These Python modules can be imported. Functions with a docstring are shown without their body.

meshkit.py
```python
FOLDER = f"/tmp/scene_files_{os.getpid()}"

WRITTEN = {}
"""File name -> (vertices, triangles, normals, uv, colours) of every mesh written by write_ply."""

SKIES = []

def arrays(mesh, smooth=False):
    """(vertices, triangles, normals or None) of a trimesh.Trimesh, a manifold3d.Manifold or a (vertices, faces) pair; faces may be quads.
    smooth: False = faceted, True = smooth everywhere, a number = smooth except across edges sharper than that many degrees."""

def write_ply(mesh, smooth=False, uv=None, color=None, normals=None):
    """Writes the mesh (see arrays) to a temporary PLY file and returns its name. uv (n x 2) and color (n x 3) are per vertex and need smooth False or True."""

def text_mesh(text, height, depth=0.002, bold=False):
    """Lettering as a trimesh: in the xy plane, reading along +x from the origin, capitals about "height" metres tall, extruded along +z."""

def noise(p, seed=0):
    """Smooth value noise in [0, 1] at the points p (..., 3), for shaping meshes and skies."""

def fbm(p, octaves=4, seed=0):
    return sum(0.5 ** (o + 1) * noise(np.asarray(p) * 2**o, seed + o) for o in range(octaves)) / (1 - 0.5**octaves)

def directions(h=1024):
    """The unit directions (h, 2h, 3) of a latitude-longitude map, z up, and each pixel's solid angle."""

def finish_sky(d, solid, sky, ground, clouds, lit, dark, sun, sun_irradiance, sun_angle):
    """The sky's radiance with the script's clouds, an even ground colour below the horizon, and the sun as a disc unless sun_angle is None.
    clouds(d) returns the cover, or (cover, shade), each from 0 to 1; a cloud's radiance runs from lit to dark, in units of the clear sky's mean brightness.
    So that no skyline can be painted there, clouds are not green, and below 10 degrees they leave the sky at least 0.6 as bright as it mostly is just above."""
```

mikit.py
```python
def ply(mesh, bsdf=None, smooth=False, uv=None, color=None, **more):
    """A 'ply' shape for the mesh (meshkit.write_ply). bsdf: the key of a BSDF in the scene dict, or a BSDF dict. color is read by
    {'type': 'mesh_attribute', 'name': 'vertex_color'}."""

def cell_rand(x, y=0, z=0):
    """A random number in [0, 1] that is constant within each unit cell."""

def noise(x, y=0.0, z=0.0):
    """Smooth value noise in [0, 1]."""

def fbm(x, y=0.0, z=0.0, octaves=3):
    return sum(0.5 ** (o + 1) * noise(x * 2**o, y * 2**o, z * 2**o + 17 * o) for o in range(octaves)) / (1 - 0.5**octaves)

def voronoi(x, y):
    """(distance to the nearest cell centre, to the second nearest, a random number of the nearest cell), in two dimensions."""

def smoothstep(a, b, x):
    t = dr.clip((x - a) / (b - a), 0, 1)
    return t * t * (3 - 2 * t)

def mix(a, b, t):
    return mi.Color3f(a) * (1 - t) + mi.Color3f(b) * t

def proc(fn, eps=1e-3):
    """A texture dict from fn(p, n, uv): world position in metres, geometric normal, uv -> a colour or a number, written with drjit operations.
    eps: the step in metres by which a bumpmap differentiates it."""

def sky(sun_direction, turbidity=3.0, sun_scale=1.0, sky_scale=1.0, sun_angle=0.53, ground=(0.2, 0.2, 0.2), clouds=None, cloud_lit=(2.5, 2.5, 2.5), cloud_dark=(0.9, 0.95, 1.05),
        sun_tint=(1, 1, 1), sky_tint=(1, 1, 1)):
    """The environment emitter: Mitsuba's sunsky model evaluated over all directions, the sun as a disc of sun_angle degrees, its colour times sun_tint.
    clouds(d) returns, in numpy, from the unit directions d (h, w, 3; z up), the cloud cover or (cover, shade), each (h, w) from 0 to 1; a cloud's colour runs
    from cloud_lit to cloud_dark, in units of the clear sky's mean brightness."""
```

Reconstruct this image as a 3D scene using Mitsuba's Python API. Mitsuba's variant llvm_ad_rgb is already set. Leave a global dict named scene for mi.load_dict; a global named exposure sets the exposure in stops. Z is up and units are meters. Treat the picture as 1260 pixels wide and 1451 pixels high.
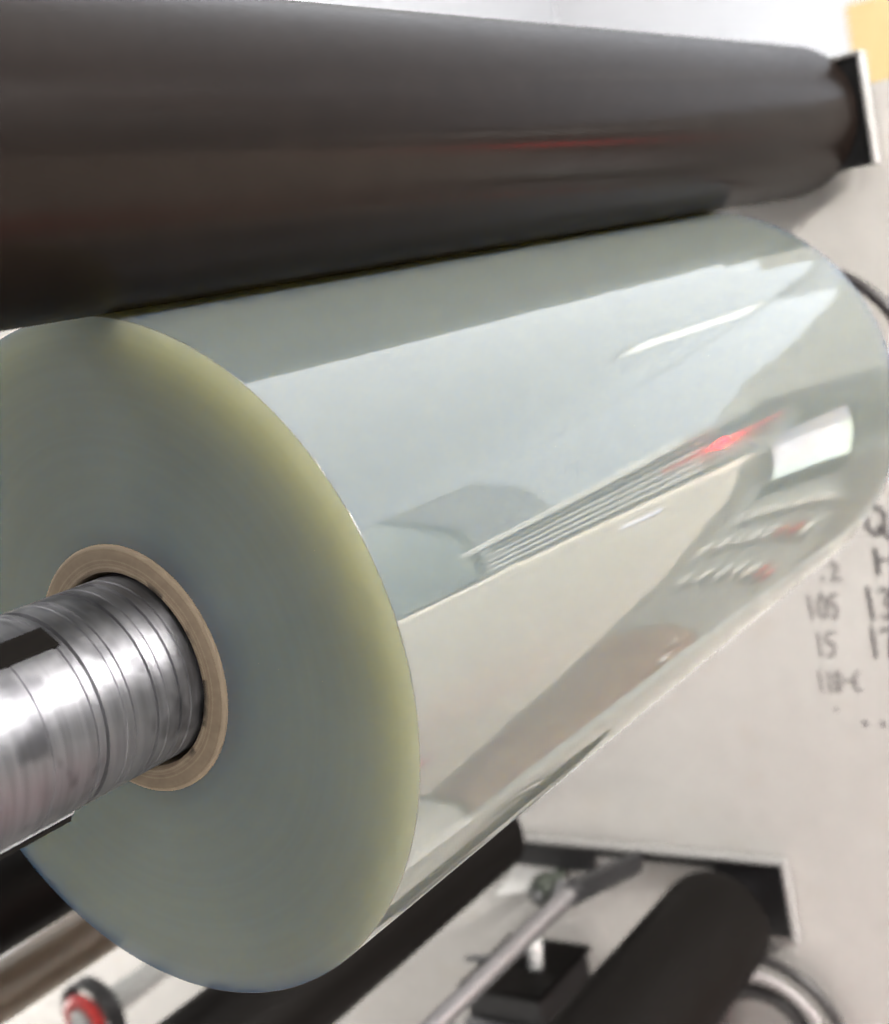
import math, random
import numpy as np
import trimesh
import drjit as dr
import mitsuba as mi
import mikit
from meshkit import fbm as nfbm
from shapely.geometry import LineString, Polygon, Point, box as sbox
from shapely.ops import unary_union

random.seed(7)
rng = np.random.default_rng(7)
T = mi.ScalarTransform4f
scene, labels = {}, {}

# ------------------------------------------------------------------ camera
CAM = np.array([-0.29214, -0.36902, 1.10669])
FWD = np.array([0.789246, 0.592589, -0.161026])
UP = np.array([0.247915, -0.067579, 0.966422])
scene['camera'] = {
    'type': 'thinlens', 'fov': 2 * math.degrees(math.atan(630 / 1865.2)), 'fov_axis': 'x',
    'aperture_radius': 0.0025, 'focus_distance': 0.47,
    'near_clip': 0.01, 'far_clip': 60.0,
    'to_world': T().look_at(origin=CAM.tolist(), target=(CAM + FWD).tolist(), up=UP.tolist()),
}
exposure = 0.03

# ------------------------------------------------------------------ lamps (ceiling fittings of the hall)
SKYLIGHT = (1.3, 5.93, -3.93, 1.6, 2.97, 1.03)      # x0, x1, y0, y1, z, radiance: translucent roof panels
LEFT_WINDOW = (2.96, 0.75, 3.2, 0.1, 2.6, 5.0)   # y, x0, x1, z0, z1, radiance: window in the wall to the left
SIDE_WINDOW = (-3.96, 0.65, 3.3, 1.9, 2.85, 1.8)   # y, x0, x1, z0, z1, radiance: window in the wall to the right
FAR_WINDOW = (5.97, -3.97, -1.3, 0.95, 2.95, 1.03)   # x, y0, y1, z0, z1, radiance: translucent far wall panels
WINDOW = (-2.96, -3.4, -0.9, 0.9, 2.7, 0.4)      # x, y0, y1, z0, z1, radiance: window behind the camera
WORK_LIGHTS = [   # centre, aimed at, width, height, radiance: flood lamps beside the machine
    ('flood_lamp', ((-0.42, -2.0, 2.90), (0.4, 0.0, 0.95), 0.26, 0.26, 120.0), 'square flood lamp on a tall black stand beside the machine, outside the picture'),
    ('flood_lamp_002', ((0.30, 1.55, 0.32), (0.3, 0.0, 0.95), 0.24, 0.24, 32.0), 'low square flood lamp near the floor left of the machine, outside the picture'),
    ('flood_lamp_001', ((0.22, -2.25, 2.12), (0.4, 0.0, 1.0), 0.30, 0.30, 860.0), 'square flood lamp on a lower black stand, outside the picture'),
]
LAMPS = [  # name, x0, x1, y0, y1, z, radiance
    ('ceiling_lamp_002', -1.5, -0.6, 1.30, 1.42, 2.96, 28.0),
    ('ceiling_lamp_003', -1.5, -0.6, 2.30, 2.42, 2.96, 28.0),
    ('ceiling_lamp_001', 3.8, 5.2, 1.75, 2.75, 2.96, 0.3),
    ('ceiling_lamp', 4.4, 5.7, -1.42, -1.24, 2.94, 3.2),
]

# ------------------------------------------------------------------ materials
def rgb(*c):
    return {'type': 'rgb', 'value': list(c)}

def principled(c, rough=0.5, spec=0.5, metal=0.0, **k):
    d = {'type': 'principled', 'base_color': rgb(*c) if isinstance(c, (tuple, list)) else c,
         'roughness': rough, 'metallic': metal, **k}
    if metal < 0.5:
        d['specular'] = spec
    return d

def two(d):
    return {'type': 'twosided', 'bsdf': d}

def mat(name, d):
    scene['mat_' + name] = d
    return 'mat_' + name

def panel_fn(p, n, uv):
    a = mikit.fbm(p.y * 9, p.z * 9, 3.1, 4)
    b = mikit.fbm(p.y * 70 + 5, p.z * 70, 1.7, 3)
    c = mikit.smoothstep(0.62, 0.8, mikit.fbm(p.y * 34 + 9, p.z * 30, 8.2, 3))
    base = mikit.mix((0.43, 0.41, 0.39), (0.51, 0.495, 0.475), a)
    base = base * (0.95 + 0.08 * b)
    return mikit.mix(base, (0.46, 0.42, 0.37), 0.28 * c)

def wall_fn(p, n, uv):
    a = mikit.fbm(p.x * 1.3 + p.y * 1.7, p.z * 1.5, p.y, 4)
    return mikit.mix((0.64, 0.64, 0.66), (0.71, 0.71, 0.725), a)

def floor_fn(p, n, uv):
    a = mikit.fbm(p.x * 2.5, p.y * 2.5, 0.5, 4)
    return mikit.mix((0.34, 0.33, 0.315), (0.46, 0.45, 0.43), a)

def rubber_fn(p, n, uv):
    a = mikit.fbm(p.x * 60, p.y * 60, p.z * 60, 3)
    return mikit.mix((0.0042, 0.0028, 0.0023), (0.0075, 0.0052, 0.0042), a)

def rubber_rough(p, n, uv):
    return 0.17 + 0.06 * mikit.fbm(p.x * 14, p.y * 40, p.z * 40, 3)

def card_fn(p, n, uv):
    r = dr.sqrt(dr.square(p.y) + dr.square(p.z - 1.0))
    a = mikit.smoothstep(0.3, 0.7, mikit.fbm(r * 1100 + 0.8 * mikit.noise(p.y * 60, p.z * 60), p.x * 40, 0.0, 2))
    b = mikit.fbm(p.x * 300, p.y * 300, p.z * 300, 3)
    st = mikit.smoothstep(0.50, 0.62, mikit.fbm(p.y * 130 + 3, p.z * 130, 4.0, 3)) * mikit.smoothstep(0.0395, 0.0370, r) * mikit.smoothstep(-0.015, -0.025, p.y)
    c = mikit.mix((0.20, 0.152, 0.105), (0.38, 0.30, 0.22), 0.5 * a + 0.5 * b)
    return mikit.mix(c, (0.03, 0.024, 0.02), 0.9 * st)

def steel_rough(p, n, uv):
    return 0.42 + 0.16 * mikit.fbm(p.x * 900, p.y * 22, p.z * 22, 3)

def steel_col(p, n, uv):
    a = mikit.fbm(p.x * 420, p.y * 30, p.z * 30, 3)
    b = mikit.smoothstep(0.55, 0.75, mikit.fbm(p.x * 90, p.y * 60 + 4, p.z * 60, 3))
    return mikit.mix(mikit.mix((0.15, 0.15, 0.162), (0.26, 0.26, 0.278), a), (0.07, 0.07, 0.078), 0.7 * b)

def tan_fn(p, n, uv):
    a = mikit.fbm(p.x * 18, p.y * 30, p.z * 30, 4)
    return mikit.mix((0.10, 0.07, 0.045), (0.26, 0.20, 0.15), a)

def screen_fn(p, n, uv):
    u, v = uv.x, uv.y
    c = mikit.mix((1.0, 0.66, 0.70), (0.58, 0.54, 1.0), mikit.smoothstep(0.35, 0.7, mikit.fbm(u * 5, v * 5, 2.0, 2)))
    c = mikit.mix(c, (0.22, 0.95, 0.85), mikit.smoothstep(0.2, 0.15, v))
    g = mikit.smoothstep(0.84, 0.88, u) * mikit.smoothstep(0.62, 0.56, v)
    c = mikit.mix(c, (0.35, 0.95, 0.25), g)
    return mi.Color3f(c) * 0.55

def layers_fn(p, n, uv):
    r = dr.sqrt(dr.square(p.y) + dr.square(p.z - 1.0))
    a = mikit.fbm(r * 700, 0.3, 0.7, 3)
    b = mikit.fbm(r * 90, 2.3, 0.7, 2)
    return mikit.mix((0.001, 0.085, 0.22), (0.004, 0.125, 0.30), 0.6 * a + 0.4 * b)

def sign_fn(p, n, uv):
    return mikit.mix((0.62, 0.44, 0.19), (0.66, 0.52, 0.27), mikit.fbm(p.y * 8, p.z * 3, 0.3, 3))

M_PANEL = mat('panel', two(principled({**mikit.proc(panel_fn)}, 0.45, 0.4)))
M_WALL = mat('wall', two({'type': 'diffuse', 'reflectance': mikit.proc(wall_fn)}))
M_DARKWALL = mat('dark_wall', two({'type': 'diffuse', 'reflectance': rgb(0.16, 0.16, 0.17)}))
M_CEIL = mat('ceiling', two({'type': 'diffuse', 'reflectance': rgb(0.84, 0.85, 0.84)}))
M_FLOOR = mat('floor', two(principled({**mikit.proc(floor_fn)}, 0.4, 0.4)))
M_NIP = mat('nip_rubber', {'type': 'blendbsdf', 'weight': 0.38, 'gloss': principled({**mikit.proc(rubber_fn)}, {**mikit.proc(rubber_rough)}, 0.13, anisotropic=0.75),
                            'matt': {'type': 'diffuse', 'reflectance': rgb(0.005, 0.0036, 0.003)}})
M_RUBBER = mat('black_rubber', {'type': 'blendbsdf', 'weight': 0.5, 'gloss': principled((0.004, 0.0036, 0.0034), 0.42, 0.12),
                               'matt': {'type': 'diffuse', 'reflectance': rgb(0.004, 0.0034, 0.003)}})
M_CARD = mat('cardboard', principled({**mikit.proc(card_fn)}, 0.75, 0.25))
M_STEEL = mat('brushed_steel', principled({**mikit.proc(steel_col)}, {**mikit.proc(steel_rough)}, metal=1.0))
M_TURNED = mat('turned_steel', principled({**mikit.proc(steel_col)}, {**mikit.proc(steel_rough)}, metal=1.0, anisotropic=0.7))
M_DARKSTEEL = mat('dark_steel', principled((0.10, 0.10, 0.105), 0.4, 0.5))
M_ROD = mat('grey_rod', principled((0.30, 0.29, 0.30), 0.32, metal=0.85))
M_BLACK = mat('black_paint', two(principled((0.012, 0.012, 0.013), 0.5, 0.4)))
M_LIGHTSTEEL = mat('light_metal', two(principled((0.26, 0.255, 0.25), 0.42, metal=0.4)))
M_TAN = mat('tan_roller', principled({**mikit.proc(tan_fn)}, 0.35, 0.5))
M_CREAM = mat('cream_paint', two(principled((0.80, 0.745, 0.665), 0.35, 0.5)))
M_WHITE = mat('white_paint', two(principled((0.80, 0.80, 0.78), 0.35, 0.5)))
M_GREY = mat('grey_paint', two(principled((0.30, 0.305, 0.30), 0.4, 0.5)))
M_SLATE = mat('blue_grey_paint', two(principled((0.20, 0.25, 0.27), 0.5, 0.4)))
M_RED = mat('red_plastic', two(principled((0.36, 0.02, 0.018), 0.35, 0.4)))
M_CHEST = mat('faded_red_paint', two(principled((0.26, 0.07, 0.09), 0.5, 0.4)))
M_DARKRED = mat('dark_red_paint', two(principled((0.27, 0.165, 0.135), 0.4, 0.5)))
M_INK = mat('marker_ink', two(principled((0.08, 0.076, 0.078), 0.6, 0.3)))
M_PALEINK = mat('faded_ink', two(principled((0.16, 0.15, 0.15), 0.6, 0.3)))
M_CHROME = mat('chrome', principled((0.88, 0.88, 0.87), 0.30, metal=0.55))
M_KNOB = mat('knob_plastic', principled((0.03, 0.035, 0.028), 0.4, 0.5))
M_SIGN = mat('yellow_board', two(principled({**mikit.proc(sign_fn)}, 0.6, 0.3)))
M_HOSE = mat('black_hose', principled((0.02, 0.018, 0.018), 0.4, 0.5))
M_PALEHOSE = mat('pale_hose', principled((0.26, 0.24, 0.24), 0.4, 0.4))
M_FIXTURE = mat('lamp_tray', two(principled((0.8, 0.8, 0.8), 0.5, 0.4)))
M_DIFF = mat('lamp_cover', {'type': 'diffuse', 'reflectance': rgb(0.7, 0.7, 0.7)})

# clear film: hundreds of wound turns; the air between turns scatters, the stack of surfaces mirrors
scene['film_medium'] = {
    'type': 'homogeneous',
    'sigma_t': {'type': 'rgb', 'value': [0.72, 0.75, 1.0]}, 'scale': 220.0,
    'albedo': {'type': 'rgb', 'value': [0.967, 0.953, 0.76]},
    'phase': {'type': 'hg', 'g': 0.2},
}
M_FILM = mat('film_surface', {'type': 'blendbsdf', 'weight': 0.10, 'clear': {'type': 'thindielectric', 'int_ior': 5.8, 'ext_ior': 1.0, 'specular_reflectance': rgb(0.93, 0.98, 1.0)},
                              'haze': principled((0.06, 0.155, 0.32), 0.08, 0.9)})
M_FILMEND = mat('film_edges', {'type': 'blendbsdf', 'weight': 0.31, 'clear': {'type': 'thindielectric', 'int_ior': 1.15, 'ext_ior': 1.0},
                               'haze': principled({**mikit.proc(layers_fn)}, 0.58, 1.0, anisotropic=0.95)})

# ------------------------------------------------------------------ mesh helpers
def put(key, mesh, m, smooth=False, uv=None, **more):
    scene[key] = mikit.ply(mesh, m, smooth=smooth, uv=uv, **more)
    return key

def tag(key, label=None, cat=None, group=None, kind=None):
    d = labels.setdefault(key, {})
    if label: d['label'] = label
    if cat: d['category'] = cat
    if group: d['group'] = group
    if kind: d['kind'] = kind

def numbered(base, i):
    return base if i == 0 else f'{base}_{i:03d}'

def box(x0, x1, y0, y1, z0, z1, bevel=0.0):
    if bevel > 0:
        pts = []
        for sx, sy, sz in np.ndindex(2, 2, 2):
            c = np.array([(x0, x1)[sx], (y0, y1)[sy], (z0, z1)[sz]])
            s = np.array([1 - 2 * sx, 1 - 2 * sy, 1 - 2 * sz]) * bevel
            for k in range(3):
                e = s.copy(); e[k] = 0
                pts.append(c + e)
        return trimesh.convex.convex_hull(np.array(pts))
    m = trimesh.creation.box(extents=[x1 - x0, y1 - y0, z1 - z0])
    m.apply_translation([(x0 + x1) / 2, (y0 + y1) / 2, (z0 + z1) / 2])
    return m

def lathe_x(profile, cy, cz, n=128):
    """Revolve (x, r) points about the line y=cy, z=cz; outside is to the left of the outgoing profile."""
    pr = np.asarray(profile, float)
    a = np.arange(n) * 2 * np.pi / n
    v = np.stack([np.repeat(pr[:, 0][:, None], n, 1),
                  cy + pr[:, 1][:, None] * np.cos(a), cz + pr[:, 1][:, None] * np.sin(a)], -1).reshape(-1, 3)
    i, j = np.meshgrid(np.arange(len(pr) - 1), np.arange(n), indexing='ij')
    A, B = i * n + j, i * n + (j + 1) % n
    C, D = (i + 1) * n + (j + 1) % n, (i + 1) * n + j
    f = np.vstack([np.stack([A, B, C], -1).reshape(-1, 3), np.stack([A, C, D], -1).reshape(-1, 3)])
    keep = np.ones(len(f), bool)
    tri = v[f]
    keep = np.linalg.norm(np.cross(tri[:, 1] - tri[:, 0], tri[:, 2] - tri[:, 0]), axis=1) > 1e-14
    m = trimesh.Trimesh(v, f[keep], process=False)
    # outward check on the side with growing x and constant r
    tm = m.triangles_center
    out = np.einsum('ij,ij->i', m.face_normals[:, 1:], tm[:, 1:] - [cy, cz])
    return m if np.sum(out * m.area_faces) >= 0 else trimesh.Trimesh(v, f[keep][:, ::-1], process=False)

def solid_x(x0, x1, r, cy, cz, ch=0.0015, n=96, seg=1):
    xs = np.linspace(x0 + ch, x1 - ch, seg + 1)
    return lathe_x([(x0, 1e-5), (x0, r - ch)] + [(x, r) for x in xs] + [(x1, r - ch), (x1, 1e-5)], cy, cz, n)

def extr(poly, x0, x1):
    """A shapely polygon in (y, z) extruded from x0 to x1."""
    ms = []
    for g in getattr(poly, 'geoms', [poly]):
        m = trimesh.creation.extrude_polygon(g, x1 - x0, engine='earcut')
        v = np.array(m.vertices)
        ms.append(trimesh.Trimesh(np.stack([v[:, 2] + x0, v[:, 0], v[:, 1]], 1), m.faces, process=False))
    return trimesh.util.concatenate(ms)

def tube(points, r, sides=16, closed=False, caps=True):
    p = np.asarray(points, float)
    t = np.gradient(p, axis=0) if not closed else np.roll(p, -1, 0) - np.roll(p, 1, 0)
    t /= np.linalg.norm(t, axis=1, keepdims=True)
    ref = np.array([0.31, 0.2, 0.93])
    a = np.cross(t, ref); a /= np.linalg.norm(a, axis=1, keepdims=True)
    b = np.cross(t, a)
    g = np.arange(sides) * 2 * np.pi / sides
    rr = np.broadcast_to(r, (len(p),))[:, None, None]
    v = (p[:, None] + rr * (np.cos(g)[None, :, None] * a[:, None] + np.sin(g)[None, :, None] * b[:, None])).reshape(-1, 3)
    n = len(p)
    f = []
    for i in range(n if closed else n - 1):
        k = (i + 1) % n
        for j in range(sides):
            q = (j + 1) % sides
            f += [[i * sides + j, i * sides + q, k * sides + q], [i * sides + j, k * sides + q, k * sides + j]]
    if not closed and caps:
        v = np.vstack([v, p[0], p[-1]])
        for j in range(sides):
            q = (j + 1) % sides
            f += [[n * sides, j, q] if False else [n * sides, q, j], [n * sides + 1, (n - 1) * sides + j, (n - 1) * sides + q]]
    m = trimesh.Trimesh(v, np.array(f), process=False)
    if m.volume < 0:
        m.invert()
    return m

def bez(p, n=40):
    """Catmull-Rom through the points."""
    p = np.asarray(p, float)
    q = np.vstack([2 * p[0] - p[1], p, 2 * p[-1] - p[-2]])
    out = []
    for i in range(1, len(q) - 2):
        for t in np.linspace(0, 1, n // (len(p) - 1), endpoint=False):
            a, b, c, d = q[i - 1:i + 3]
            out.append(0.5 * (2 * b + (c - a) * t + (2 * a - 5 * b + 4 * c - d) * t * t + (3 * b - a - 3 * c + d) * t ** 3))
    return np.array(out + [p[-1]])

# ------------------------------------------------------------------ setting
def struct(key, mesh, m, **k):
    put(key, mesh, m, **k); tag(key, kind='structure')

struct('floor', box(-3, 6, -4, 3, -0.1, 0), M_FLOOR)
struct('ceiling', box(-3, 6, -4, 3, 3.0, 3.1), M_CEIL)
struct('wall_far', box(6.0, 6.1, -4, 3, 0.001, 2.999), M_WALL)
struct('wall_near', box(-3.1, -3.0, -4, 3, 0.001, 2.999), M_DARKWALL)
struct('wall_left', box(-3, 6, 3.0, 3.1, 0.001, 2.999), M_WALL)
struct('wall_right', box(-3, 6, -4.1, -4.0, 0.001, 2.999), M_WALL)

for name, x0, x1, y0, y1, z, rad in LAMPS:
    fr = trimesh.util.concatenate([box(x0 - .03, x1 + .03, y0 - .03, y0, z - .03, 2.999), box(x0 - .03, x1 + .03, y1, y1 + .03, z - .03, 2.999),
                                   box(x0 - .03, x0, y0, y1, z - .03, 2.999), box(x1, x1 + .03, y0, y1, z - .03, 2.999)])
    put(name + '__frame', fr, M_FIXTURE)
    v = np.array([[x0, y0, z], [x1, y0, z], [x1, y1, z], [x0, y1, z]])
    put(name + '__diffuser', (v, np.array([[0, 2, 1], [0, 3, 2]])), M_DIFF,
        emitter={'type': 'area', 'radiance': {'type': 'rgb', 'value': [rad, rad * 0.98, rad * 0.95]}})
    tag(name, {'ceiling_lamp_001': 'broad white ceiling lamp near the far wall, outside the picture', 'ceiling_lamp_002': 'narrow ceiling lamp behind the camera, the one nearer to the machine', 'ceiling_lamp_003': 'narrow ceiling lamp behind the camera, the one nearer to the left wall', 'ceiling_lamp': 'narrow ceiling lamp seen as a pale streak in the film'}[name], 'lamp')

x0, x1, y0, y1, z, rad = SKYLIGHT
put('roof_light__panel', (np.array([[x0, y0, z], [x1, y0, z], [x1, y1, z], [x0, y1, z]]), np.array([[0, 2, 1], [0, 3, 2]])), M_DIFF,
    emitter={'type': 'area', 'radiance': {'type': 'rgb', 'value': [rad * 0.92, rad, rad * 1.12]}})
put('roof_light__frame', trimesh.util.concatenate(
    [box(x0 - .04, x1 + .04, y0 - .04, y0, z - .02, 2.999), box(x0 - .04, x1 + .04, y1, y1 + .04, z - .02, 2.999),
     box(x0 - .04, x0, y0, y1, z - .02, 2.999), box(x1, x1 + .04, y0, y1, z - .02, 2.999)]), M_FIXTURE)
tag('roof_light', 'wide pale translucent roof light, seen only as a reflection in the film', 'roof light')
x, y0, y1, z0, z1, rad = WINDOW
put('window__pane', (np.array([[x, y0, z0], [x, y1, z0], [x, y1, z1], [x, y0, z1]]), np.array([[0, 1, 2], [0, 2, 3]])), M_DIFF,
    emitter={'type': 'area', 'radiance': {'type': 'rgb', 'value': [rad, rad * 0.96, rad * 0.90]}})
put('window__frame', trimesh.util.concatenate(
    [box(-2.999, x + .02, y0 - .05, y0, z0 - .05, z1 + .05), box(-2.999, x + .02, y1, y1 + .05, z0 - .05, z1 + .05),
     box(-2.999, x + .02, y0, y1, z0 - .05, z0), box(-2.999, x + .02, y0, y1, z1, z1 + .05)]), M_FIXTURE)
tag('window', 'bright window in the wall behind the camera', 'window')

y, x0, x1, z0, z1, rad = LEFT_WINDOW
put('left_window__pane', (np.array([[x0, y, z0], [x1, y, z0], [x1, y, z1], [x0, y, z1]]), np.array([[0, 1, 2], [0, 2, 3]])), M_DIFF,
    emitter={'type': 'area', 'radiance': {'type': 'rgb', 'value': [rad * 0.95, rad * 0.98, rad]}})
put('left_window__frame', trimesh.util.concatenate(
    [box(x0 - .05, x0, y - .02, 2.999, z0 - .05, z1 + .05), box(x1, x1 + .05, y - .02, 2.999, z0 - .05, z1 + .05),
     box(x0, x1, y - .02, 2.999, z0 - .05, z0), box(x0, x1, y - .02, 2.999, z1, z1 + .05)]), M_FIXTURE)
tag('left_window', 'bright window in the wall to the left, outside the picture', 'window')
y, x0, x1, z0, z1, rad = SIDE_WINDOW
put('side_window__pane', (np.array([[x0, y, z0], [x1, y, z0], [x1, y, z1], [x0, y, z1]]), np.array([[0, 2, 1], [0, 3, 2]])), M_DIFF,
    emitter={'type': 'area', 'radiance': {'type': 'rgb', 'value': [rad * 0.93, rad * 0.97, rad]}})
put('side_window__frame', trimesh.util.concatenate(
    [box(x0 - .05, x0, -3.999, y + .02, z0 - .05, z1 + .05), box(x1, x1 + .05, -3.999, y + .02, z0 - .05, z1 + .05),
     box(x0, x1, -3.999, y + .02, z0 - .05, z0), box(x0, x1, -3.999, y + .02, z1, z1 + .05)]), M_FIXTURE)
tag('side_window', 'wide bright window in the wall to the right, outside the picture', 'window')
x, y0, y1, z0, z1, rad = FAR_WINDOW
put('far_window__pane', (np.array([[x, y0, z0], [x, y1, z0], [x, y1, z1], [x, y0, z1]]), np.array([[0, 2, 1], [0, 3, 2]])), M_DIFF,
    emitter={'type': 'area', 'radiance': {'type': 'rgb', 'value': [rad * 0.92, rad, rad * 1.12]}})
put('far_window__frame', trimesh.util.concatenate(
    [box(x - .02, 5.999, y0 - .05, y0, z0 - .05, z1 + .05), box(x - .02, 5.999, y1, y1 + .05, z0 - .05, z1 + .05),
     box(x - .02, 5.999, y0, y1, z0 - .05, z0), box(x - .02, 5.999, y0, y1, z1, z1 + .05)]), M_FIXTURE)
tag('far_window', 'tall pale window in the far wall, seen only as a reflection in the film', 'window')
for key, (wc, wt, ww, wh, rad), said in WORK_LIGHTS:
    wc, wt = np.array(wc), np.array(wt)
    wd = (wt - wc) / np.linalg.norm(wt - wc)
    wr = np.cross(wd, [0, 0, 1.0]); wr /= np.linalg.norm(wr)
    wu = np.cross(wr, wd)
    q = np.array([wc + sx * wr * ww / 2 + sy * wu * wh / 2 for sx, sy in ((-1, -1), (1, -1), (1, 1), (-1, 1))])
    f = np.array([[0, 1, 2], [0, 2, 3]])
    if np.cross(q[1] - q[0], q[2] - q[0]) @ wd < 0: f = f[:, ::-1]
    put(key + '__glass', (q, f), M_DIFF, emitter={'type': 'area', 'radiance': {'type': 'rgb', 'value': [rad, rad * 0.96, rad * 0.91]}})
    back = np.vstack([wc + (q - wc) * 1.1 - wd * 0.004, wc + (q - wc) * 0.6 - wd * 0.12])
    put(key + '__housing', trimesh.convex.convex_hull(back), M_BLACK)
    put(key + '__stand', tube([wc - wd * 0.08, [wc[0] + 0.02, wc[1] - 0.15, 0.001]], 0.018, 16), M_BLACK, smooth=40)
    tag(key, said, 'lamp')

# ------------------------------------------------------------------ machine side plate with handwriting
PX = 0.660
side = Polygon([(-0.1118, 1.1871), (-0.1054, 1.0462), (-0.0798, 0.9074), (-0.0478, 0.758), (-0.0072, 0.4592), (0.0, 0.02), (1.3, 0.02), (1.3, 1.1871)])
put('machine_side_plate', extr(side, PX, PX + 0.02), M_PANEL)
tag('machine_side_plate', 'large cream painted side plate with handwritten numbers behind the rollers', 'machine panel')

GLYPH = {
    '1': [[(0.45, 1), (0.5, 0)]],
    '5': [[(0.95, 1), (0.25, 0.95), (0.2, 0.55), (0.6, 0.58), (0.75, 0.3), (0.5, 0.02), (0.1, 0.05)]],
    '0': [[(0.5, 1), (0.15, 0.75), (0.1, 0.3), (0.4, 0), (0.8, 0.2), (0.85, 0.7), (0.5, 1)]],
    '3': [[(0.1, 0.9), (0.5, 1), (0.8, 0.8), (0.4, 0.55), (0.85, 0.3), (0.55, 0), (0.1, 0.1)]],
    '7': [[(0.0, 0.95), (0.9, 1), (0.55, 0.5), (0.45, 0)]],
    '2': [[(0.1, 0.8), (0.45, 1), (0.8, 0.75), (0.1, 0.0), (0.9, 0.05)]],
    'Q': [[(0.5, 1), (0.1, 0.8), (0.05, 0.3), (0.4, 0), (0.85, 0.2), (0.95, 0.7), (0.5, 1)], [(0.55, 0.3), (1.0, -0.1)]],
    'k': [[(0.2, 1), (0.2, 0)], [(0.25, 0.45), (0.6, 0.55)]],
    '.': [[(0.4, 0.2), (0.5, 0.0)]],
    '-': [[(0.1, 0.5), (0.9, 0.55)]],
    'E': [[(0.85, 1), (0.3, 0.75), (0.15, 0.35), (0.5, 0), (0.9, 0.1)], [(0.0, 0.5), (0.6, 0.55)]],
}
nw = [0]
def write(text, y, z, h, w, adv, width, m, slope=0.0):
    """Hand-drawn strokes on the plate, reading towards -y."""
    shapes = []
    for k, ch in enumerate(text):
        for st in GLYPH.get(ch, []):
            pts = [(y - k * adv - px * w + rng.normal(0, 0.0002), z + pz * h + slope * k * adv + rng.normal(0, 0.0003)) for px, pz in st]
            shapes.append(LineString(pts).buffer(width * 0.4, 4))
    put(numbered('machine_side_plate__handwriting', nw[0]), extr(unary_union(shapes), PX - 0.0006, PX + 0.0002), m)
    nw[0] += 1
write('Q', -0.0381, 0.8669, 0.0235, 0.0160, 0.014, 0.0034, M_INK)
write('k-', -0.0392, 0.8381, 0.0190, 0.0128, 0.0107, 0.0038, M_INK)
write('.2', 0.0056, 0.8338, 0.0140, 0.0085, 0.0107, 0.0022, M_PALEINK)
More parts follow.
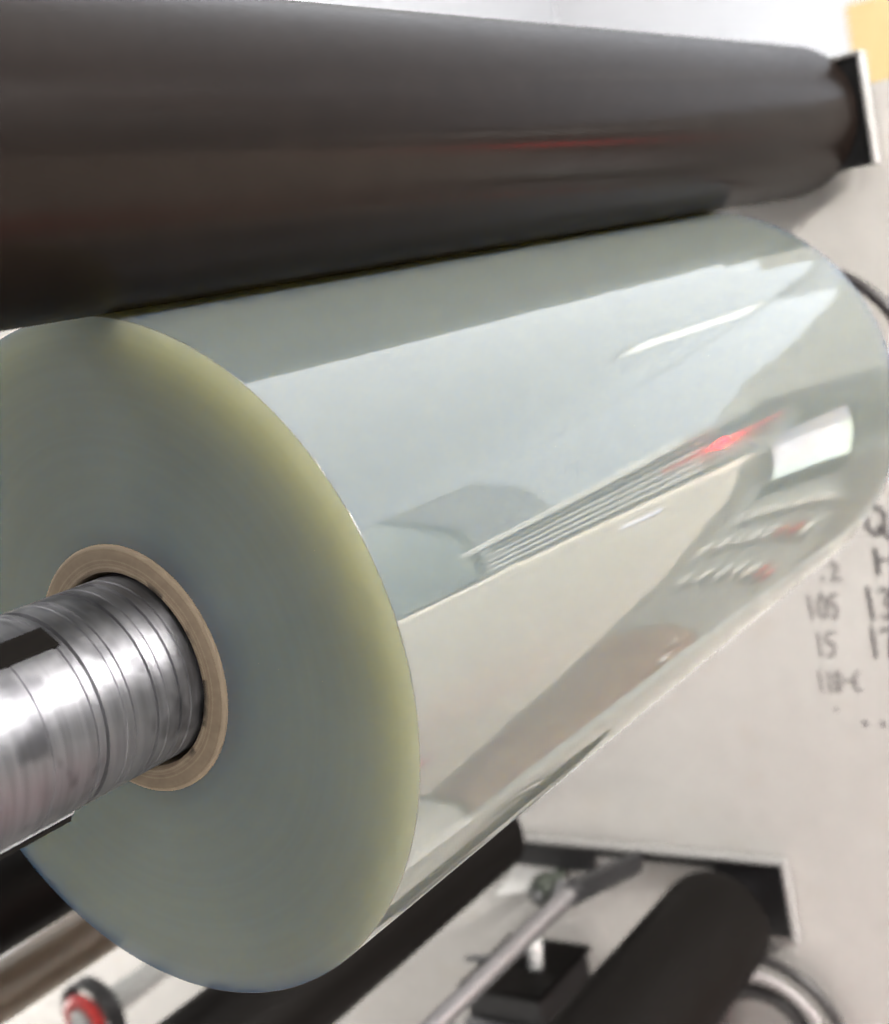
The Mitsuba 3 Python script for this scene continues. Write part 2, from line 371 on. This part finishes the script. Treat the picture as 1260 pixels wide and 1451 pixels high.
write('105', 0.0184, 0.8029, 0.0200, 0.0085, 0.0090, 0.0020, M_PALEINK)
write('15', 0.0168, 0.7719, 0.0200, 0.0096, 0.0090, 0.0020, M_PALEINK)
write('110-E', 0.0195, 0.7431, 0.0170, 0.0064, 0.0072, 0.0017, M_PALEINK)
write('13', -0.0275, 0.8018, 0.0245, 0.0107, 0.0117, 0.0027, M_INK)
write('17', -0.0253, 0.7719, 0.0225, 0.0107, 0.0117, 0.0026, M_INK)
write('..', -0.0104, 0.7164, 0.0064, 0.0075, 0.014, 0.0044, M_PALEINK)
write('.', 0.0109, 0.7281, 0.0053, 0.0064, 0.01, 0.0026, M_PALEINK)

# yellow board on the far wall
put('yellow_board', box(5.985, 5.998, -0.3, 1.55, 1.62, 2.0, 0.003), M_SIGN)
tag('yellow_board', 'pale yellow board on the far wall at the upper right corner', 'board')

# ------------------------------------------------------------------ film roll
R, RC, L = 0.125, 0.0459, 0.4989
def film_side():
    nx, n = 420, 320
    FR = 0.0004
    fe = FR * (1 - np.cos(np.linspace(0, np.pi / 2, 7)))
    xs = np.r_[fe[:-1], np.linspace(FR, L - FR, nx), (L - fe[:-1])[::-1]]
    a = np.arange(n) * 2 * np.pi / n
    r = np.full((len(xs), n), R)
    band = nfbm(np.stack([xs * 16, xs * 0, xs * 0], -1), 3, 5) - 0.5
    fine = nfbm(np.stack([xs * 150, xs * 0 + 3, xs * 0], -1), 2, 9) - 0.5
    r += (band * 0.00022 + fine * 0.000004)[:, None]
    e = np.minimum(xs, L - xs)
    r -= (FR - np.sqrt(np.clip(FR ** 2 - np.clip(FR - e, 0, FR) ** 2, 0, None)))[:, None] * 0.7
    v = np.stack([np.repeat(xs[:, None], n, 1), r * np.cos(a), 1 + r * np.sin(a)], -1).reshape(-1, 3)
    i, j = np.meshgrid(np.arange(len(xs) - 1), np.arange(n), indexing='ij')
    A, B, C, D = i * n + j, i * n + (j + 1) % n, (i + 1) * n + (j + 1) % n, (i + 1) * n + j
    f = np.vstack([np.stack([A, B, C], -1).reshape(-1, 3), np.stack([A, C, D], -1).reshape(-1, 3)])
    m = trimesh.Trimesh(v, f, process=False)
    c, nn = m.triangles_center, m.face_normals
    if np.sum(nn[:, 1] * c[:, 1] + nn[:, 2] * (c[:, 2] - 1)) < 0:
        m = trimesh.Trimesh(v, f[:, ::-1], process=False)
    return m, r[0], r[-1]
side_m, r_front, r_back = film_side()
MED = {'type': 'ref', 'id': 'film_medium'}
put('film_roll__wound_film', side_m, M_FILM, smooth=True, interior=MED)
def annulus(x, r0, r1, sign, rings=150):
    n = 320
    a = np.arange(n + 1) * 2 * np.pi / n
    t = np.linspace(0, 1, rings + 1)
    r1 = np.r_[r1, r1[:1]]
    r = r0 + (r1 - r0)[None] * t[:, None]
    step = (nfbm(np.stack([t * 34, t * 0, t * 0], -1), 3, 21) - 0.5) * 0.00011 * np.clip((1 - t) * 20, 0, 1)
    v = np.stack([np.repeat((x + sign * step)[:, None], n + 1, 1), r * np.cos(a), 1 + r * np.sin(a)], -1).reshape(-1, 3)
    uv = np.stack([np.repeat(t[:, None], n + 1, 1), np.repeat(a[None] / (2 * np.pi), rings + 1, 0)], -1).reshape(-1, 2)
    i, j = np.meshgrid(np.arange(rings), np.arange(n), indexing='ij')
    A = i * (n + 1) + j
    f = np.vstack([np.stack([A, A + 1, A + n + 2], -1).reshape(-1, 3), np.stack([A, A + n + 2, A + n + 1], -1).reshape(-1, 3)])
    m = trimesh.Trimesh(v, f, process=False)
    return (m if np.sum(m.face_normals[:, 0]) * sign > 0 else trimesh.Trimesh(v, f[:, ::-1], process=False)), uv
for key, x, r, sg in (('film_roll__end_face', 0.0, r_front, -1), ('film_roll__end_face_001', L, r_back, 1)):
    am, auv = annulus(x, RC - 0.0006, r, sg)
    put(key, am, M_FILMEND, smooth=True, uv=auv, interior=MED)
RI = 0.0355
put('film_roll__cardboard_core', lathe_x([(-0.0012, RI + 0.0006), (-0.0018, RI + 0.0014), (-0.0018, RC - 0.001), (-0.001, RC), (L + 0.0015, RC), (L + 0.0015, RI), (-0.0012, RI + 0.0006)], 0, 1, 192), M_CARD, smooth=40)
tag('film_roll', 'large glossy roll of clear plastic film on a cardboard core', 'film roll')
tag('film_roll__cardboard_core', 'tan cardboard tube at the centre of the roll')

# ------------------------------------------------------------------ winding shaft
RS = 0.0343
def shaft_profile():
    pts = [(-0.30, 1e-5), (-0.30, RS)]
    grooves = [(-0.0640, 0.0010, 0.0004), (-0.0465, 0.0012, 0.0006), (-0.0425, 0.0016, 0.0013), (-0.0345, 0.0009, 0.0004), (-0.0315, 0.0022, 0.0006),
               (-0.0210, 0.0014, 0.0009), (-0.0165, 0.0008, 0.0004), (-0.0108, 0.0014, 0.0009), (-0.0060, 0.0008, 0.0005)]
    for x, w, d in grooves:
        pts += [(x - w / 2 - 0.0003, RS), (x - w / 2, RS - d), (x + w / 2, RS - d), (x + w / 2 + 0.0003, RS)]
    pts += [(0.53, RS), (0.53, 0.012), (0.661, 0.012), (0.661, 1e-5)]
    return pts
def sleeve(profile, cy, cz, n=192):
    pr = np.asarray(profile, float)
    a = np.linspace(0, 2 * np.pi, n + 1)
    v = np.stack([np.repeat(pr[:, :1], n + 1, 1), cy + pr[:, 1:] * np.cos(a), cz + pr[:, 1:] * np.sin(a)], -1).reshape(-1, 3)
    uv = np.stack([np.repeat(pr[:, :1], n + 1, 1), np.repeat(a[None] / (2 * np.pi), len(pr), 0)], -1).reshape(-1, 2)
    i, j = np.meshgrid(np.arange(len(pr) - 1), np.arange(n), indexing='ij')
    A = i * (n + 1) + j
    f = np.vstack([np.stack([A, A + 1, A + n + 2], -1).reshape(-1, 3), np.stack([A, A + n + 2, A + n + 1], -1).reshape(-1, 3)])
    m = trimesh.Trimesh(v, f, process=False)
    c = m.triangles_center
    if np.sum(m.face_normals[:, 1] * (c[:, 1] - cy) + m.face_normals[:, 2] * (c[:, 2] - cz)) < 0:
        m = trimesh.Trimesh(v, f[:, ::-1], process=False)
    return m, uv
sp = shaft_profile()
fine_p = [sp[0]]
for q in sp[1:]:   # doubled points keep the groove edges crisp under smooth shading
    fine_p += [q if i == 0 else (q[0] + 2e-5, q[1]) for i in range(2)] if q[0] < 0.5 else [q]
sm, suv = sleeve(fine_p, 0, 1, 192)
put('winding_shaft__barrel', sm, M_TURNED, smooth=True, uv=suv)
def shaft_bar(x0, x1, ang, w, h0, h1, taper=0.0):
    """A bar along the shaft at angle ang (degrees above the -y side), from radius h0 to h1."""
    a = math.radians(ang)
    n = np.array([0, -math.cos(a), math.sin(a)]); t = np.array([0, math.sin(a), math.cos(a)])
    c = np.array([0, 0, 1.0])
    pts = []
    for x in (x0, x1):
        for s in (-1, 1):
            for h in (h0, h1):
                ww = w / 2 - (0.0006 if h == h1 else 0)
                xx = x + (taper if (x == x1 and h == h1) else 0)
                pts.append(c + [xx, 0, 0] + n * h + t * s * ww)
    return trimesh.convex.convex_hull(np.array(pts))
put('winding_shaft__expansion_strip', shaft_bar(-0.30, -0.0405, 52, 0.0105, RS - 0.006, RS + 0.0002, -0.004), M_RUBBER)
put('winding_shaft__lower_rail', shaft_bar(-0.30, -0.043, -70, 0.0030, RS - 0.004, RS + 0.0008, -0.004), M_DARKSTEEL)
put('winding_shaft__rail_seal', shaft_bar(-0.30, -0.0425, -80, 0.005, RS - 0.004, RS + 0.0028, -0.003), M_RUBBER)
tag('winding_shaft', 'brushed steel winding shaft with turned grooves pushed into the cardboard core', 'shaft')
tag('winding_shaft__expansion_strip', 'black rubber strip along the top of the shaft')

# ------------------------------------------------------------------ nip roller
NY, NZ, NR, NX = -0.0309, 1.1738, 0.0516, 0.642
e = NX - 0.0022 * (1 - np.sin(np.linspace(0, np.pi / 2, 6)))
nm, nuv = sleeve([(-0.45, NR)] + [(x, NR) for x in np.linspace(-0.4, NX - 0.003, 40)] + [(x, NR - 0.0022 * (1 - math.cos(t))) for x, t in zip(e, np.linspace(0, np.pi / 2, 6))], NY, NZ)
put('nip_roller__rubber_sleeve', nm, M_NIP, smooth=True, uv=nuv)
put('nip_roller__end_cap', lathe_x([(NX - 0.0004, NR - 0.0023), (NX - 0.0002, 0.02), (NX + 0.0005, 0.0101)], NY, NZ, 96), M_BLACK, smooth=40)
put('nip_roller__journal', solid_x(-0.5, 0.661, 0.0102, NY, NZ), M_STEEL, smooth=40)
tag('nip_roller', 'long dark grey rubber roller lying over the top of the film roll', 'roller')

# bracket housing: dark plate with bright flanges
def bracket(name, x0, depth, y_r, y_l, z0, z1, back, t, posts, label):
    put(name + '__back_plate', back, M_BLACK)
    put(name + '__side_flange', box(x0, x0 + depth, y_r - t, y_r, z0, z1 - t * 1.02, 0.0005), M_LIGHTSTEEL)
    put(name + '__top_flange', box(x0, x0 + depth, y_r - t, y_l, z1 - t, z1, 0.0005), M_LIGHTSTEEL)
    for i, (y, z) in enumerate(posts):
        put(numbered(name + '__spacer', i), solid_x(x0 + depth * 0.6, PX + 0.001, 0.006, y, z, 0.0005, 24), M_DARKSTEEL, smooth=40)
    tag(name, label, 'bracket')
bracket('upper_bracket', 0.640, 0.014, -0.0865, 0.03, 1.1325, 1.2090, box(0.644, 0.649, -0.0862, 0.03, 1.1335, 1.2065), 0.0030,
        [(-0.05, 1.18), (0.01, 1.15)], 'black square end bracket with pale edge holding the nip roller')
bp = unary_union([sbox(0.0724, 0.5849, 0.3442, 0.5952), sbox(0.2553, 0.5681, 0.3442, 0.5952), Polygon([(0.0724, 0.5266), (0.0724, 0.5935), (0.1376, 0.5935), (0.1261, 0.5450), (0.0972, 0.5266)])])
bracket('lower_bracket', 0.6451, 0.013, 0.0713, 0.3442, 0.5231, 0.5981, extr(bp, 0.6508, 0.6566), 0.0034,
        [(0.1145, 0.5450)], 'black end bracket with thin pale top edge holding the lower rubber roller')

# ------------------------------------------------------------------ lower rollers
LY, LZ, LR, LX = 0.1203, 0.5554, 0.0462, 0.6220
put('lower_roller__rubber_sleeve', lathe_x([(-0.35, LR - 0.004), (-0.35, LR)] + [(x, LR) for x in np.linspace(-0.3, LX - 0.014, 20)] + [(LX - 0.007, LR - 0.001), (LX - 0.002, LR - 0.003), (LX, LR - 0.007), (LX, 0.008)], LY, LZ, 160), M_RUBBER, smooth=40)
put('lower_roller__journal', solid_x(-0.4, 0.648, 0.0082, LY, LZ), M_STEEL, smooth=40)
tag('lower_roller', 'thick black rubber roller at the lower right, in front of the bracket', 'roller')
DY, DZ = 0.3199, 0.6328
put('support_roller__rubber_sleeve', solid_x(-0.35, 0.5931, 0.0390, DY, DZ, 0.002, 128), M_RUBBER, smooth=40)
put('support_roller__journal', solid_x(-0.4, 0.661, 0.0082, DY, DZ), M_STEEL, smooth=40)
tag('support_roller', 'black roller directly under the film roll, behind the guide rod', 'roller')
put('guide_rod__bar', solid_x(-0.35, 0.5124, 0.0072, 0.1884, 0.6281), M_ROD, smooth=40)
put('guide_rod__end_sleeve', solid_x(0.5066, 0.5204, 0.0083, 0.1884, 0.6281), M_BLACK, smooth=40)
tag('guide_rod', 'thin grey metal guide rod between the two black lower rollers', 'rod')
p0, p1 = np.array((0.5112, 0.1878, 0.6270)), np.array((0.6474, 0.2034, 0.5866))
e = (p1 - p0) / np.linalg.norm(p1 - p0); sd = np.cross(e, [0.3, 1.0, 0.2]); sd /= np.linalg.norm(sd); nn = np.cross(e, sd)
put('guide_rod__brace', trimesh.convex.convex_hull(np.array([p + sd * i * 0.0095 + nn * j * 0.0035 for p in (p0, p1) for i in (-1, 1) for j in (-1, 1)])), M_BLACK)
put('tan_roller__sleeve', solid_x(-0.1, 0.5, 0.020, 0.421, 0.711, 0.001, 96), M_TAN, smooth=40)
put('tan_roller__journal', solid_x(-0.2, 0.661, 0.006, 0.421, 0.711), M_STEEL, smooth=40)
tag('tan_roller', 'thin brown roller at the lower left behind the film roll', 'roller')
put('back_roller__rubber_sleeve', solid_x(-0.2, 0.5, 0.040, 0.372, 0.800, 0.002, 128), M_RUBBER, smooth=40)
put('back_roller__journal', solid_x(-0.3, 0.661, 0.008, 0.372, 0.800), M_STEEL, smooth=40)
tag('back_roller', 'dark grey roller at the left edge, between shaft and brown roller', 'roller')

# ------------------------------------------------------------------ small fittings below
put('white_plate', extr(Polygon([(0.315, 0.597), (0.214, 0.5885), (0.2826, 0.5504), (0.3796, 0.5262)]), PX - 0.0022, PX - 0.0005), M_WHITE)
tag('white_plate', 'small bright white plate under the lower bracket', 'plate')
KY, KZ = 0.2934, 0.5612
put('round_knob__grip', lathe_x([(0.6104, 1e-05), (0.6104, 0.0069), (0.6128, 0.0121), (0.6220, 0.0144), (0.6312, 0.0133), (0.6335, 0.0069), (0.661, 0.0055), (0.661, 1e-5)], KY, KZ, 40), M_KNOB, smooth=40)
put('round_knob__centre_cap', lathe_x([(0.6076, 1e-05), (0.6076, 0.0035), (0.6087, 0.0048), (0.6107, 0.0048)], KY, KZ, 24), M_DARKSTEEL, smooth=40)
tag('round_knob', 'round dark green hand knob beside the end of the guide rod', 'knob')
put('black_box__body', box(0.5585, 0.6451, 0.2761, 0.3592, 0.4504, 0.4897, 0.002), M_BLACK)
put('black_box__front_rim', box(0.5527, 0.5583, 0.2738, 0.3615, 0.4412, 0.4620, 0.001), M_DARKSTEEL)
put('black_box__stand', box(0.5874, 0.6220, 0.3107, 0.3280, 0.2912, 0.4498, 0.001), M_DARKSTEEL)
put('black_box__cover', box(0.5551, 0.6485, 0.2726, 0.3626, 0.4899, 0.4945, 0.0012), M_RUBBER)
tag('black_box', 'black box with a dark grey rim below the guide rod', 'box')
c0, c1 = np.array((0.5989, 0.3032, 0.4949)), np.array((0.5989, 0.2980, 0.5243))
put('silver_fitting__barrel', tube([c0, c0 * .97 + c1 * .03, c0 * .03 + c1 * .97, c1], [0.0052, 0.0068, 0.0068, 0.0046], 24), M_CHROME, smooth=40)
put('silver_fitting__tube', tube(bez([(0.5989, 0.2969, 0.5254), (0.6012, 0.2911, 0.5381), (0.6058, 0.2784, 0.5566), (0.6220, 0.2703, 0.5739)], 24), 0.0040, 12), M_DARKSTEEL, smooth=40)
tag('silver_fitting', 'bright silver cylinder standing on the black box', 'fitting')
put('tee_screw__bar', tube([(0.5989, 0.3811, 0.4925), (0.5989, 0.3661, 0.4954), (0.5989, 0.3453, 0.4989)], 0.0030, 12), M_DARKSTEEL, smooth=40)
put('tee_screw__stem', tube([(0.5989, 0.3661, 0.4954), (0.6012, 0.3661, 0.4758)], 0.0040, 12), M_DARKSTEEL, smooth=40)
put('tee_screw__post', tube([(0.6012, 0.3661, 0.4747), (0.6014, 0.3661, 0.4181)], 0.0066, 12), M_DARKSTEEL, smooth=40)
tag('tee_screw', 'small dark tee handle screw left of the guide rod', 'screw')

# coiled hoses at the lower right
def ring_path(cy, cz, r, a0, a1, x0, x1, n=48):
    a = np.radians(np.linspace(a0, a1, n))
    return np.stack([np.linspace(x0, x1, n), cy - r * np.cos(a), cz + r * np.sin(a)], 1)
put('black_hose_coil', tube(ring_path(0.1144, 0.4328, 0.0729, -30, 200, 0.6480, 0.6480), 0.0048, 14), M_HOSE, smooth=50)
put('pale_hose_coil', tube(ring_path(0.1144, 0.4328, 0.0579, -30, 200, 0.6448, 0.6448), 0.0046, 14), M_PALEHOSE, smooth=50)
put('black_hose_coil_001', tube(ring_path(0.1144, 0.4328, 0.0407, -30, 200, 0.6469, 0.6469), 0.0064, 14), M_HOSE, smooth=50)
tag('black_hose_coil', 'black hose loop, outermost of the coil under the lower roller', 'hose')
tag('pale_hose_coil', 'pale hose loop between two black ones under the lower roller', 'hose')
tag('black_hose_coil_001', 'black hose loop, innermost of the coil under the lower roller', 'hose')
put('air_hose', tube(bez([(0.648, -0.046, 1.0615), (0.647, -0.054, 1.0606), (0.645, -0.0698, 1.0483), (0.645, -0.0823, 1.0323), (0.645, -0.0915, 1.0109), (0.648, -0.0928, 0.9857)], 50), 0.0042, 14), M_HOSE, smooth=50)
tag('air_hose', 'thin black hose curving out from behind the far end of the film roll', 'hose')

# red rimmed wheel at the lower left
a = np.radians(np.arange(0, 360, 6))
wc = np.array([0.45, 0.782, 0.447])
ring = np.stack([np.full(len(a), wc[0]), wc[1] + 0.023 * np.cos(a), wc[2] + 0.023 * np.sin(a)], 1)
put('red_handwheel__rim', tube(ring, 0.0066, 16, closed=True), M_RED, smooth=60)
put('red_handwheel__hub', lathe_x([(0.440, 1e-5), (0.440, 0.012), (0.443, 0.015), (0.462, 0.016), (0.661, 0.010), (0.661, 1e-5)], wc[1], wc[2], 40), M_GREY, smooth=40)
put('red_handwheel__guard', lathe_x([(0.462, 0.032), (0.452, 0.036), (0.452, 0.040), (0.470, 0.040), (0.470, 0.032), (0.462, 0.032)], wc[1], wc[2], 60), M_BLACK, smooth=40)
tag('red_handwheel', 'red rimmed wheel with grey hub at the lower left corner', 'wheel')

# ------------------------------------------------------------------ things that stand outside the frame and show in the film's gloss
CX = 1.0
put('white_cabinet__body', box(CX, CX + 0.5, -1.55, -0.43, 0.0, 0.925, 0.03), M_CREAM)
put('white_cabinet__vent_housing', box(CX + 0.02, CX + 0.4, -0.836, -0.51, 0.925, 1.05), M_SLATE)
put('white_cabinet__vent_rim', box(CX - 0.03, CX + 0.41, -0.85, -0.505, 1.0505, 1.076, 0.004), M_WHITE)
for i in range(5):
    z = 0.934 + i * 0.0235
    put(numbered('white_cabinet__slat', i), box(CX - 0.002, CX + 0.0195, -0.83, -0.515, z, z + 0.009, 0.001), M_WHITE)
put('white_cabinet__status_light', box(CX - 0.004, CX - 0.0005, -0.625, -0.570, 0.850, 0.862, 0.001), M_DIFF, emitter={'type': 'area', 'radiance': rgb(1.5, 1.5, 2.1)})
tag('white_cabinet', 'white cabinet with a slatted vent, seen only as a reflection in the film', 'cabinet')
put('blue_grey_partition', extr(Polygon([(-0.86, 0.93), (-0.86, 1.20), (-0.875, 1.30), (-0.89, 1.43), (-1.6, 1.5), (-1.6, 0.93)]), 1.0, 1.03), M_SLATE)
tag('blue_grey_partition', 'blue grey board standing on the white cabinet, seen only as a reflection', 'partition')

hood = Polygon([(-0.587, 0.46), (-0.587, 1.055), (-0.484, 1.167), (-0.23, 1.257), (0.0, 1.30), (0.0, 0.46)])
put('control_console__backboard', extr(hood, 1.16, 1.20), M_GREY)
put('control_console__body', box(CX, 1.159, -0.425, -0.03, 0.46, 0.80, 0.004), M_GREY)
put('control_console__lower_door', box(CX + 0.002, 1.158, -0.42, -0.035, 0.02, 0.4595, 0.004), M_DARKRED)
put('control_console__door_handle', box(CX - 0.012, CX + 0.0015, -0.105, -0.07, 0.405, 0.418, 0.002), M_CHROME)
put('control_console__label', box(CX - 0.001, CX + 0.0018, -0.16, -0.14, 0.43, 0.44), M_WHITE)
bi = 0
for zr, y0, y1, nb in ((0.719, -0.393, -0.205, 8), (0.658, -0.408, -0.185, 8), (0.582, -0.379, -0.11, 7)):
    for k in range(nb):
        y = y0 + (y1 - y0) * k / (nb - 1)
        put(numbered('control_console__button', bi), lathe_x([(CX - 0.014, 1e-5), (CX - 0.014, 0.0085), (CX - 0.011, 0.0105), (CX + 0.0005, 0.0105)], y, zr, 20),
            M_RED if (k in (5, 6) and zr < 0.7) else M_WHITE, smooth=40)
        bi += 1
# tilted screen on its arm
SQ = np.array([[1.094, -0.471, 0.923], [1.142, -0.388, 0.918], [0.896, -0.253, 0.835], [0.849, -0.336, 0.841]])
sn = np.cross(SQ[1] - SQ[0], SQ[3] - SQ[0]); sn /= np.linalg.norm(sn)
if sn[2] < 0: sn = -sn
cen = SQ.mean(0)
out = cen + (SQ - cen) * np.array([1.14, 1.14, 1.14])
put('control_console__screen_housing', trimesh.convex.convex_hull(np.vstack([out - sn * 0.0015, out - sn * 0.028])), M_BLACK)
put('control_console__screen_arm', tube([cen - sn * 0.027, (1.08, -0.35, 0.80)], 0.02, 16), M_DARKSTEEL, smooth=40)
tri = np.array([[0, 1, 2], [0, 2, 3]])
if np.cross(SQ[1] - SQ[0], SQ[2] - SQ[0]) @ sn < 0: tri = tri[:, ::-1]
put('control_console__screen', (SQ, tri), M_DIFF, uv=np.array([[0, 1], [1, 1], [1, 0], [0, 0.0]]), emitter={'type': 'area', 'radiance': mikit.proc(screen_fn)})
tag('control_console', 'grey console with lit tilted screen and button rows, seen as a reflection', 'control console')
# red signal lamp and bar
scene['mat_lens'] = principled((0.5, 0.02, 0.02), 0.3, 0.5)
put('signal_lamp__ring', tube(np.stack([np.full(40, 0.985), -0.484 + 0.0105 * np.cos(np.arange(40) * np.pi / 20), 0.994 + 0.0105 * np.sin(np.arange(40) * np.pi / 20)], 1), 0.0028, 10, closed=True), 'mat_lens', smooth=60,
    emitter={'type': 'area', 'radiance': rgb(70.0, 0.25, 1.0)})
put('signal_lamp__lens', lathe_x([(0.986, 1e-5), (0.986, 0.0072), (0.995, 0.0072)], -0.484, 0.994, 24), 'mat_lens', smooth=40,
    emitter={'type': 'area', 'radiance': rgb(0.4, 0.08, 0.10)})
put('signal_lamp__bar', box(0.996, 1.004, -0.57, -0.41, 0.988, 1.000, 0.001), 'mat_lens', emitter={'type': 'area', 'radiance': rgb(0.2, 0.07, 0.08)})
put('signal_lamp__bracket', box(1.0045, 1.02, -0.57, -0.41, 0.93, 1.003, 0.001), M_GREY)
tag('signal_lamp', 'glowing red ring lamp on a red bar, seen only as a reflection in the film', 'lamp')
put('red_bin__body', box(0.62, 0.88, -0.95, -0.58, 0.0, 0.24, 0.01), M_RED)
put('red_bin__rim', box(0.61, 0.89, -0.96, -0.57, 0.2405, 0.26, 0.005), M_RED)
tag('red_bin', 'red bin beyond the red tool chest, seen only as a reflection', 'bin')
put('red_chest__body', box(0.26, 0.57, -0.75, 0.0, 0.0, 0.22, 0.01), M_CHEST)
put('red_chest__lid', box(0.255, 0.575, -0.755, 0.005, 0.2205, 0.25, 0.01), M_CHEST)
tag('red_chest', 'red tool chest standing by the machine, seen only as a reflection', 'chest')
